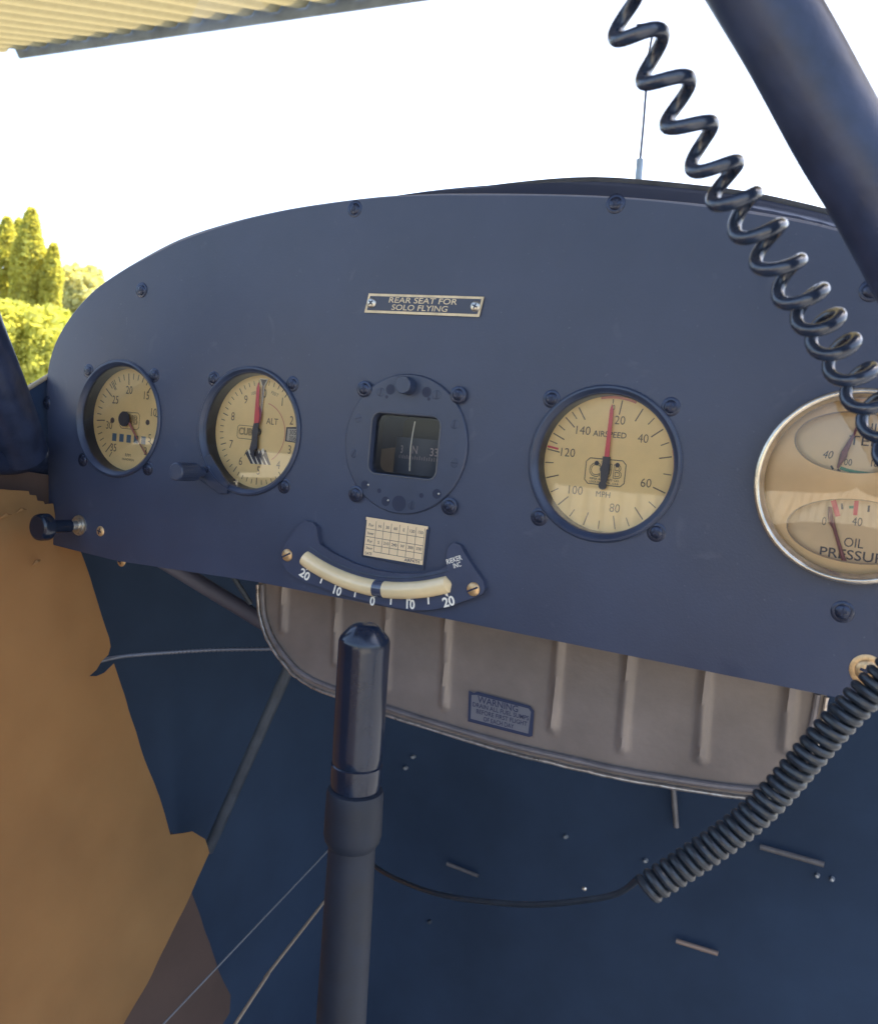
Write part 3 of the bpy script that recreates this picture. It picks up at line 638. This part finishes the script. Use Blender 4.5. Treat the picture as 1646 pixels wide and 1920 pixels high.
# the tube is pale except for the dark ball
k = MB(); k.use(FLUID).tube(prof[:26], rads[:26], 20); k.tube(prof[28:], rads[28:], 20); k.build('liquid_tube', parent=ic, smooth=50)
k = MB(); k.use(mat('tube_gap', (.05, .06, .10), .2, coat=1)).tube(prof[25:29], [4.95]*4, 20); k.build('ball', parent=ic, smooth=50)
k = MB(); k.tube([arc(-52+i*2.6, -3.2, RA-7.4) for i in range(41)], 1.6, 10); k.build('upper_rib', BEZEL, ic)
b = MB(); ty = -4.62
def iq(px, py): q = atY(px, py, ty); return (q[0], q[2])
for t_, px, py, r0 in [('20', 571, 1078, -.42), ('10', 631, 1108, -.22), ('0', 698, 1128, -.05), ('10', 768, 1134, .08), ('20', 841, 1129, .38)]:
    b.text(t_, 7.4, *iq(px, py), ty, rot=r0, thin=.03, fit=7.6 if t_ == '20' else 5.6 if t_ == '10' else 3.4)
for (px, py), a in [((576, 1066), -.42), ((636, 1096), -.22), ((700, 1117), -.05), ((768, 1124), .08), ((838, 1115), .3)]:
    x, z = iq(px, py); b.flat([(x+1.3*math.sin(a+2.1), z+1.6*math.cos(a+2.1)), (x-math.sin(-a)*0, z+1.8), (x-1.3*math.sin(2.1-a), z+1.6*math.cos(2.1-a))], ty)
for (px, py), a in [((603, 1087), -.3), ((666, 1112), -.12), ((733, 1126), 0), ((803, 1125), .16)]:
    x, z = iq(px, py); c, s_ = math.cos(a), math.sin(a); b.line((x+2.5*s_*-1, z+2.5*c), (x-2.5*s_*-1, z-2.5*c), 1.1, ty)
b.text('RIEKER', 3.9, *iq(851, 1050), ty, rot=.42, thin=.008, fit=9.8).text('INC', 3.9, *iq(857, 1060), ty, rot=.42, thin=.008, fit=4.8)
b.build('white_scale', WHITE, ic, smooth=0)
for px, py in [(538, 1041), (887, 1105)]: q = atY(px, py, -5); screw('gs', q[0], q[2], ic, y=-4.7, rot=.6, label='brass slotted screw')

# push-pull control at the lower left
pk = thing('pull_knob', 'black push-pull knob sticking out at the lower left of the panel', 'knob', (-260.6, 0, -79.5))
kx, kz = -260.6, -79.5
MB().lathe([(0.01, -36), (7.4, -36), (8.8, -35), (9.4, -33), (9.4, -28), (8.2, -26.5), (5.6, -25.5), (4.6, -24), (4.4, -9)], (kx, 0, kz), 40).build('knob', GRIP, pk, smooth=30)
MB().lathe([(7.4, -.3), (7.2, -1.6), (5.4, -1.8), (5.2, -3), (3.4, -3.2), (3.2, -9), (2.6, -10)], (kx, 0, kz), 32).build('nut', STEEL, pk, smooth=30)

# ------------------------------------------------------------------ fuel tank under the panel
ft = thing('fuel_tank', 'dull aluminium fuel tank with pressed ribs under the panel', 'tank', (30, 60, -180))
TY = 60
tp = [(485, 1095), (486, 1130), (490, 1160), (502, 1195), (520, 1225), (538, 1248), (560, 1270), (595, 1290), (635, 1305), (680, 1322), (730, 1340), (840, 1375), (960, 1410), (1060, 1434), (1150, 1455), (1240, 1471), (1330, 1485), (1385, 1492), (1430, 1495), (1462, 1490), (1490, 1470), (1510, 1440), (1530, 1400), (1542, 1350), (1550, 1305)]
tp = [(atY(*q, Y=TY)[0], atY(*q, Y=TY)[2]) for q in tp]
tpo = [(tp[0][0], -20)]+tp+[(tp[-1][0]+1, -20)]
ribs = [((530, 1085), (530, 1188)), ((629, 1105), (629, 1250)), ((722, 1120), (722, 1300)), ((835, 1150), (832, 1332)), ((1047, 1190), (1035, 1375)), ((1178, 1215), (1165, 1412)), ((1320, 1245), (1311, 1432)), ((1478, 1275), (1471, 1412))]
rb = []
for a, c in ribs: A_ = atY(*a, Y=TY); C_ = atY(*c, Y=TY); rb.append((A_[0], A_[2]+25, C_[0], C_[2]+3))
def tdepth(x, z):
    d = 0
    for ax, az, bx, bz in rb:
        t_ = (az-z)/(az-bz); xx = ax+(bx-ax)*min(1, max(0, t_)); L = math.hypot(x-xx, max(0, bz-z)*1.0)
        d = max(d, math.exp(-(L/2.3)**2))
    return -3.0*d
def tank_face(x, z): return (x, TY+tdepth(x, z)+.9*mnoise.noise(Vector((x*.02, z*.02, 0))), z)
b = MB(); v, f = cdt(tpo, [], 2.2, tank_face); b.add(v, f); b.build('front_skin', TANK, ft, smooth=70)
b = MB(); n_ = len(tpo); cxm = sum(q[0] for q in tpo)/n_
b.add([(q[0], TY+.5, q[1]) for q in tpo]+[(q[0]*.9+cxm*.1, TY+190, q[1]+20) for q in tpo], [(i, i+1, i+1+n_, i+n_) for i in range(n_-1)]); b.build('body', TANK, ft)
sp = smoothpath([(q[0], TY-1, q[1]) for q in tp], 4)
b = MB(); b.tube([(q[0]+.5*mnoise.noise(Vector(q)*.2), q[1], q[2]-.6+.6*mnoise.noise(Vector(q)*.23)) for q in sp], [1.25+.35*mnoise.noise(Vector(q)*.35) for q in sp], 10); b.build('seam_bead', TANKRIM, ft)
ins = []
for i in range(len(sp)):
    a = Vector(sp[max(0, i-1)]); c = Vector(sp[min(len(sp)-1, i+1)]); t_ = (c-a).normalized(); ins.append((sp[i][0]-t_.z*4.5, TY-1.4, sp[i][2]+t_.x*4.5))
MB().tube(ins, 1.9, 10).build('rolled_flange', mat('flange_grey', (.17, .15, .15), .45, metal=.3, var=.2, vs=60), ft)
# warning decal
dc = [(879, 1293), (1002, 1325), (998, 1384), (877, 1353)]
DQ = [np.array(atY(*q, Y=TY-1.3)) for q in dc]
def dmap(u, v_, y=0): 
    p = (DQ[3]*(1-u)+DQ[2]*u)*(1-v_)+(DQ[0]*(1-u)+DQ[1]*u)*v_; return (p[0], p[1]+y, p[2])
wd = thing('warning_decal', 'grey decal with dark border reading WARNING on the tank', 'decal', tuple(DQ[0]))
b = MB(); b.add([dmap(0, 0), dmap(.95, 0), dmap(1, .06), dmap(1, .85), dmap(.94, .98), dmap(.14, 1), dmap(.08, .93), dmap(0, .96)], [tuple(range(8))])
b.build('border', mat('decal_blue', (.025, .035, .08), .5), wd, smooth=0)
b = MB(); b.add([dmap(.045, .11, -.15), dmap(.935, .10, -.15), dmap(.955, .8, -.15), dmap(.92, .89, -.15), dmap(.12, .89, -.15), dmap(.045, .85, -.15)], [tuple(range(6))])
b.build('field', mat('decal_field', (.15, .15, .17), .5), wd, smooth=0)
b = MB(); W_ = np.linalg.norm(DQ[1]-DQ[0]); H_ = np.linalg.norm(DQ[0]-DQ[3])
for t_, ch, vv, uu, fw_ in [('WARNING', .20, .77, .46, .62), ('DRAIN ALL FUEL SUMPS', .135, .575, .50, .86), ('BEFORE FIRST FLIGHT', .135, .39, .52, .78), ('OF EACH DAY', .135, .20, .48, .47)]:
    V_, F_ = text_geo(t_, ch*H_/.7, .014, 0, 'CENTER', 1, fw_*W_); b.add([dmap(uu+a/W_, vv+c/H_, -.3) for a, c in V_], F_)
b.build('lettering', mat('decal_ink', (.03, .035, .08), .5), wd, smooth=0)

# ------------------------------------------------------------------ control stick
st = thing('control_stick', 'black control stick with a glossy cylindrical grip', 'stick', (0, -60, -560))
gt, gb = atD(684, 1192, 445), atD(667, 1470, 455)
def axis_lathe(b, A, B, prof, n=40):
    A = Vector(A); B = Vector(B); T = (B-A).normalized(); u = T.orthogonal().normalized(); w_ = T.cross(u); v = []; f = []
    for r, s_ in prof:
        for k in range(n):
            a = 2*math.pi*k/n; v.append(A+T*s_+r*(math.cos(a)*u+math.sin(a)*w_))
    for i in range(len(prof)-1):
        for k in range(n): f.append((i*n+k, i*n+(k+1) % n, (i+1)*n+(k+1) % n, (i+1)*n+k))
    b.add(v, f); return T
L = (Vector(gb)-Vector(gt)).length
b = MB(); T = axis_lathe(b, gt, gb, [(0.01, -6.2), (4, -6.1), (6.2, -5.6), (8.2, -3.9), (12.2, .8), (12.9, 2.6), (13.0, 6), (12.9, L-21), (12.8, L-16), (12.8, L-12), (12.4, L-11.3), (13.1, L-10.8), (13.1, L-2), (12.4, L+2), (9, L+3)])
b.build('grip', GRIP, st, smooth=30)
b = MB(); axis_lathe(b, gt, gb, [(11.5, L+2), (14.0, L+3), (14.6, L+5), (14.9, L+27), (14.2, L+30), (12.5, L+33)]); b.build('collar', GRIPM, st, smooth=30)
b = MB(); axis_lathe(b, gt, gb, [(12.0, L+28), (12.6, L+60), (13.2, L+130), (13.4, L+480)]); b.build('shaft', GRIPM, st, smooth=30)

# ------------------------------------------------------------------ windshield posts and longeron
wp = [(1285, -245), (1330, -168), (1406, -41), (1481, 84), (1571, 249), (1641, 364), (1721, 509), (1790, 640)]
tag(MB().tube(smoothpath([atD(x, y_, 254) for x, y_ in wp], 8), 12.6, 40).build('windshield_post', TUBE), 'thick dark diagonal post crossing the upper right corner', 'post')
tag(MB().tube(smoothpath([atD(-160, 380, 500), atD(-85, 520, 520), atD(-47, 620, 545), atD(-12, 705, 570), atD(18, 780, 600), atD(42, 846, 630)], 8), 17, 32).build('windshield_post', TUBE), 'dark slanting post at the left edge beside the trees', 'post')
tag(MB().tube(smoothpath([atD(-260, 830, 480), atD(-100, 846, 560), atD(0, 858, 625), atD(60, 864, 665), atD(150, 870, 725)], 8), 12, 24).build('door_sill_tube', TUBE), 'dark horizontal tube under the left post', 'tube')
def px_poly(pts, X): return [(atX(*q, X)[1], atX(*q, X)[2]) for q in pts]
sp_ = px_poly([(40, 738), (90, 706), (135, 690), (150, 890), (-40, 900), (-40, 790)], -318)
b = MB(); tri = tessellate_polygon([[Vector((a, c, 0)) for a, c in sp_]]); n_ = len(sp_)
b.add([(-318, a, c) for a, c in sp_]+[(-321, a, c) for a, c in sp_], [tuple(t) for t in tri]+[tuple(i+n_ for i in t) for t in tri]+[(i, (i+1) % n_, (i+1) % n_+n_, i+n_) for i in range(n_)])
ws = b.build('sill_plate', NAVY, smooth=0); tag(ws, 'dark plate between the left post and the panel', 'sill')
tag(MB().tube([atX(30, 745, -316), atX(54, 727, -316), atX(92, 704, -316), atX(140, 676, -316)], 1.8, 10).build('window_moulding', mat('moulding_beige', (.42, .36, .26), .5)), 'beige window moulding on the sill beside the shrub', 'moulding')

# ------------------------------------------------------------------ tan fabric lining on the left
def sheet(name, px, X, m, step, amp, parent=None, th=.8, seed=0, tilt=None):
    P0 = px_poly(px, X); P = []; b = MB()
    for i in range(len(P0)):
        p, q = P0[i], P0[(i+1) % len(P0)]; k = max(1, int(math.hypot(q[0]-p[0], q[1]-p[1])/7))
        P += [(p[0]+(q[0]-p[0])*j/k, p[1]+(q[1]-p[1])*j/k) for j in range(k)]
    def zf(a, c): 
        d = amp*(mnoise.noise(Vector((a*.012, c*.012, seed)))+.5*mnoise.noise(Vector(((a+c*.5)*.03, (c-a)*.008, seed+5)))+.4*mnoise.noise(Vector((a*.04, c*.04, seed))))
        return (X+d+(tilt(a, c) if tilt else 0), a, c)
    v, f = cdt(P, [], step, zf); b.add(v, f); o = b.build(name, m, parent, smooth=60)
    s_ = o.modifiers.new('thickness', 'SOLIDIFY'); s_.thickness = th*MM; s_.offset = 0; e2 = o.modifiers.new('edges', 'EDGE_SPLIT'); e2.split_angle = rad(35)
    return o
fbx = thing('fabric_lining', 'tan fabric lining with torn pinked edges along the left side', 'lining', (-290, 0, -300))
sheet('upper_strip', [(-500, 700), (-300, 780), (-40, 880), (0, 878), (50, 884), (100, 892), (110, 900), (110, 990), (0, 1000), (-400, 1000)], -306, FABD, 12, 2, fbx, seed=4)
sheet('main_sheet', [(-700, 930), (-30, 915), (0, 917), (22, 919), (43, 920), (54, 921), (56, 928), (68, 929), (71, 939), (82, 940), (85, 946), (100, 944), (108, 1000), (150, 1035), (168, 1085), (186, 1145), (204, 1196), (207, 1212), (203, 1228), (190, 1240), (180, 1256), (165, 1268), (182, 1268), (197, 1262), (214, 1245), (240, 1330), (272, 1425), (300, 1497), (310, 1530), (320, 1566), (362, 1560), (385, 1574), (394, 1600), (380, 1634), (352, 1690), (310, 1775), (265, 1860), (228, 1925), (150, 2080), (-700, 2600)], -290, FAB, 10, 3.0, fbx, seed=1)
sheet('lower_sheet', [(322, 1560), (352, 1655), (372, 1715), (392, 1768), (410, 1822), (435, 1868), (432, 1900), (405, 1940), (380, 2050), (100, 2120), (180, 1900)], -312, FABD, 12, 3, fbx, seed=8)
for (a, b_) in [((0, 972), (22, 965)), ((30, 962), (50, 956)), ((60, 1062), (76, 1050))]:
    A_ = atX(*a, -286); B_ = atX(*b_, -286); MB().tube([A_, (A_+B_)/2+np.array([.5, 0, 1.2]), B_], [.3, 1.6, .3], 8).build('lifted_edge', FAB, fbx)
# screw head peeking below the panel
q = atY(228, 1052, 20); o = bpy.data.objects.new('panel_bolt', SM['g']); S.collection.objects.link(o); o.location = Vector(q)*MM; o.scale = (1.1,)*3; tag(o, 'brass bolt head peeping from under the panel edge', 'bolt')

# ------------------------------------------------------------------ footwell tubes, cables and rods
FT = mat('dim_tube', (.045, .055, .07), .5, var=.2, vs=60)
def tubething(name, pts, r, m, label, cat, group=None, n=12): return tag(MB().tube(smoothpath(pts, 6), r, n).build(name, m), label, cat, group)
tubething('frame_tube', [atY(565, 1200, 260), atY(390, 1595, 260)], 6, FT, 'grey frame tube slanting down left of the stick', 'tube')
tubething('frame_tube', [atY(270, 1030, 120), atY(500, 1170, 160)], 7, mat('dim_tube_mauve', (.06, .055, .075), .6), 'dim mauve tube just under the left half of the panel', 'tube')
tubething('frame_tube', [atY(430, 1070, 120), atY(470, 1132, 140)], 2.2, FT, 'short thin tube beside the left corner of the tank', 'tube')
pts = smoothpath([atX(185, 1240, -296), atY(230, 1231, 82), atY(300, 1225, 100), atY(400, 1219, 120), atY(520, 1217, 140)], 40)
b = MB(); b.tube(pts, [1.55+.3*math.sin(i*2.1) for i in range(len(pts))], 10); tag(b.build('cable_housing', mat('cable_housing', (.16, .17, .20), .4, metal=.5)), 'ribbed cable housing running from the torn lining to the tank', 'cable')
tubething('control_cable', [atY(255, 1975, 40), atY(620, 1590, 300)], .8, mat('cable_dim', (.14, .15, .17), .5), 'thin dim cable crossing the dark lining', 'cable')
tubething('control_cable', [atY(425, 1945, 60), atY(500, 1832, 120), atY(509, 1818, 130), atY(640, 1650, 260)], 1.4, mat('cable_tan', (.24, .19, .14), .5), 'thicker tan cable ending behind the stick', 'cable')
DULL = mat('dull_fitting', (.34, .36, .38), .4, metal=.5, var=.3, vs=300)
RODD = mat('rod_grey', (.13, .12, .12), .5, var=.2, vs=80)
ROD = mat('rod_copper', (.34, .25, .20), .4, metal=.3)
for pa, pb, r, lb in [((838, 1620), (896, 1643), 1.8, 'faint short rod just right of the stick'), ((1262, 1478), (1268, 1552), 2.6, 'dim upright rod under the tank bottom'), ((1425, 1588), (1545, 1622), 2.4, 'long grey rod below the coiled cord'), ((1268, 1765), (1346, 1789), 2.2, 'copper coloured rod at the lower right')]:
    tubething('footwell_rod', [atY(*pa, 548), atY(*pb, 548)], r*1.22, ROD if 'copper' in lb else RODD, lb, 'rod', 'rods in the dark footwell')
q = atY(1095, 1667, 330); tag(MB().lathe([(0.01, -1.8), (1.4, -1.4), (2.2, 0)], tuple(q), 16).build('shiny_bolt', STEEL), 'tiny shiny bolt glinting above the straight cord', 'bolt')
for px, py, lb in [(1210, 1615, 'tiny bolt under the coiled cord'), (1560, 1650, 'bolt right of the long grey rod'), (760, 1441, 'small fitting near the grip base'), (774, 1420, 'small fitting under the tank rim'), (1060, 1570, 'tiny fitting left of the cord coil'), (1532, 1643, 'small clip below the long grey rod'), (805, 1730, 'round fitting in the dark right of the stick')]:
    q = atY(px, py, 554); tag(MB().lathe([(0.01, -2.6), (1.8, -2.2), (2.6, 0), (2.6, 3)], tuple(q), 12).build('footwell_fitting', DULL if px != 805 else FT), lb, 'fitting', 'small fittings in the footwell')
# ------------------------------------------------------------------ coiled cords
def coil(keys, r, wr, sub=22, tilt=0., phase=0.):
    """keys: one axis point (px,py,depth mm) per turn, starting at the right-hand extreme"""
    ax = smoothpath([atD(*k) for k in keys], sub); N = len(ax); out = []
    view = Vector(R[2])
    for i in range(N):
        a = Vector(ax[max(0, i-1)]); c = Vector(ax[min(N-1, i+1)]); T = (c-a).normalized()
        N1 = T.cross(Vector(ax[i])-Vector(CAM)).normalized()
        if N1.dot(Vector(R[0])) < 0: N1 = -N1
        N2 = T.cross(N1).normalized()
        if N2.dot(view) < 0: N2 = -N2
        th = 2*math.pi*i/sub+phase; rr = r(i/(N-1)) if callable(r) else r
        N1 = (N1-T*tilt).normalized()
        out.append(tuple(Vector(ax[i])+rr*(math.cos(th)*N1+math.sin(th)*N2)))
    return out
RK = [(1196, -25), (1246, 60), (1296, 146), (1339, 229), (1387, 302), (1422, 360), (1468, 419), (1505, 484), (1548, 539), (1578, 585), (1607, 630), (1641, 683), (1672, 735), (1702, 790), (1730, 850)]
dep = [262, 265, 268, 271, 274, 277, 281, 285, 289, 294, 300, 306, 312, 319, 326]
keys = [(1150, -110, 259)]+[(a-36, b_+25, d) for (a, b_), d in zip(RK, dep)]
tag(MB().tube(coil(keys, lambda t: 5.7+.6*t, 2.3, tilt=.02), 2.2, 14).build('coiled_cord', CORD), 'stretched black coiled cord hanging across the right side of the sky and panel', 'cord', 'coiled cords')
ck = [(1212, 1668, 352), (1300, 1612, 350), (1390, 1548, 347), (1460, 1482, 343), (1520, 1412, 338), (1580, 1345, 333), (1646, 1280, 328), (1720, 1215, 322)]
dense = smoothpath(ck, 8); acc = [0]
for a, c in zip(dense, dense[1:]): acc.append(acc[-1]+np.linalg.norm((c-a)[:2]))
tk_ = []; s_ = 0
while s_ < acc[-1]:
    i = max(j for j in range(len(acc)) if acc[j] <= s_); i = min(i, len(dense)-2); t_ = (s_-acc[i])/(acc[i+1]-acc[i]); tk_.append(dense[i]*(1-t_)+dense[i+1]*t_); s_ += 18+3*s_/acc[-1]
cl = coil([tuple(q) for q in tk_], 4.7, 2, 18, phase=math.pi)
wire = smoothpath([atD(660, 1585, 540), atD(710, 1630, 500), atD(770, 1660, 470), atD(830, 1679, 430), atD(900, 1690, 410), atD(1000, 1697, 390), atD(1100, 1688, 372), atD(1160, 1675, 362), cl[0], cl[2]], 8)[:-8]
b = MB(); full = wire+[np.array(q) for q in cl[1:]]
b.tube(full, [1.3 if i < len(wire)-6 else 1.25+.6*min(1, (i-len(wire)+6)/8) for i in range(len(full))], 10)
tag(b.build('coiled_cord', CORD2), 'tightly wound dark coiled cord climbing to the right edge below the panel', 'cord', 'coiled cords')

S.render.engine = 'CYCLES'
S.cycles.max_bounces = 6; S.cycles.diffuse_bounces = 3; S.cycles.transparent_max_bounces = 12
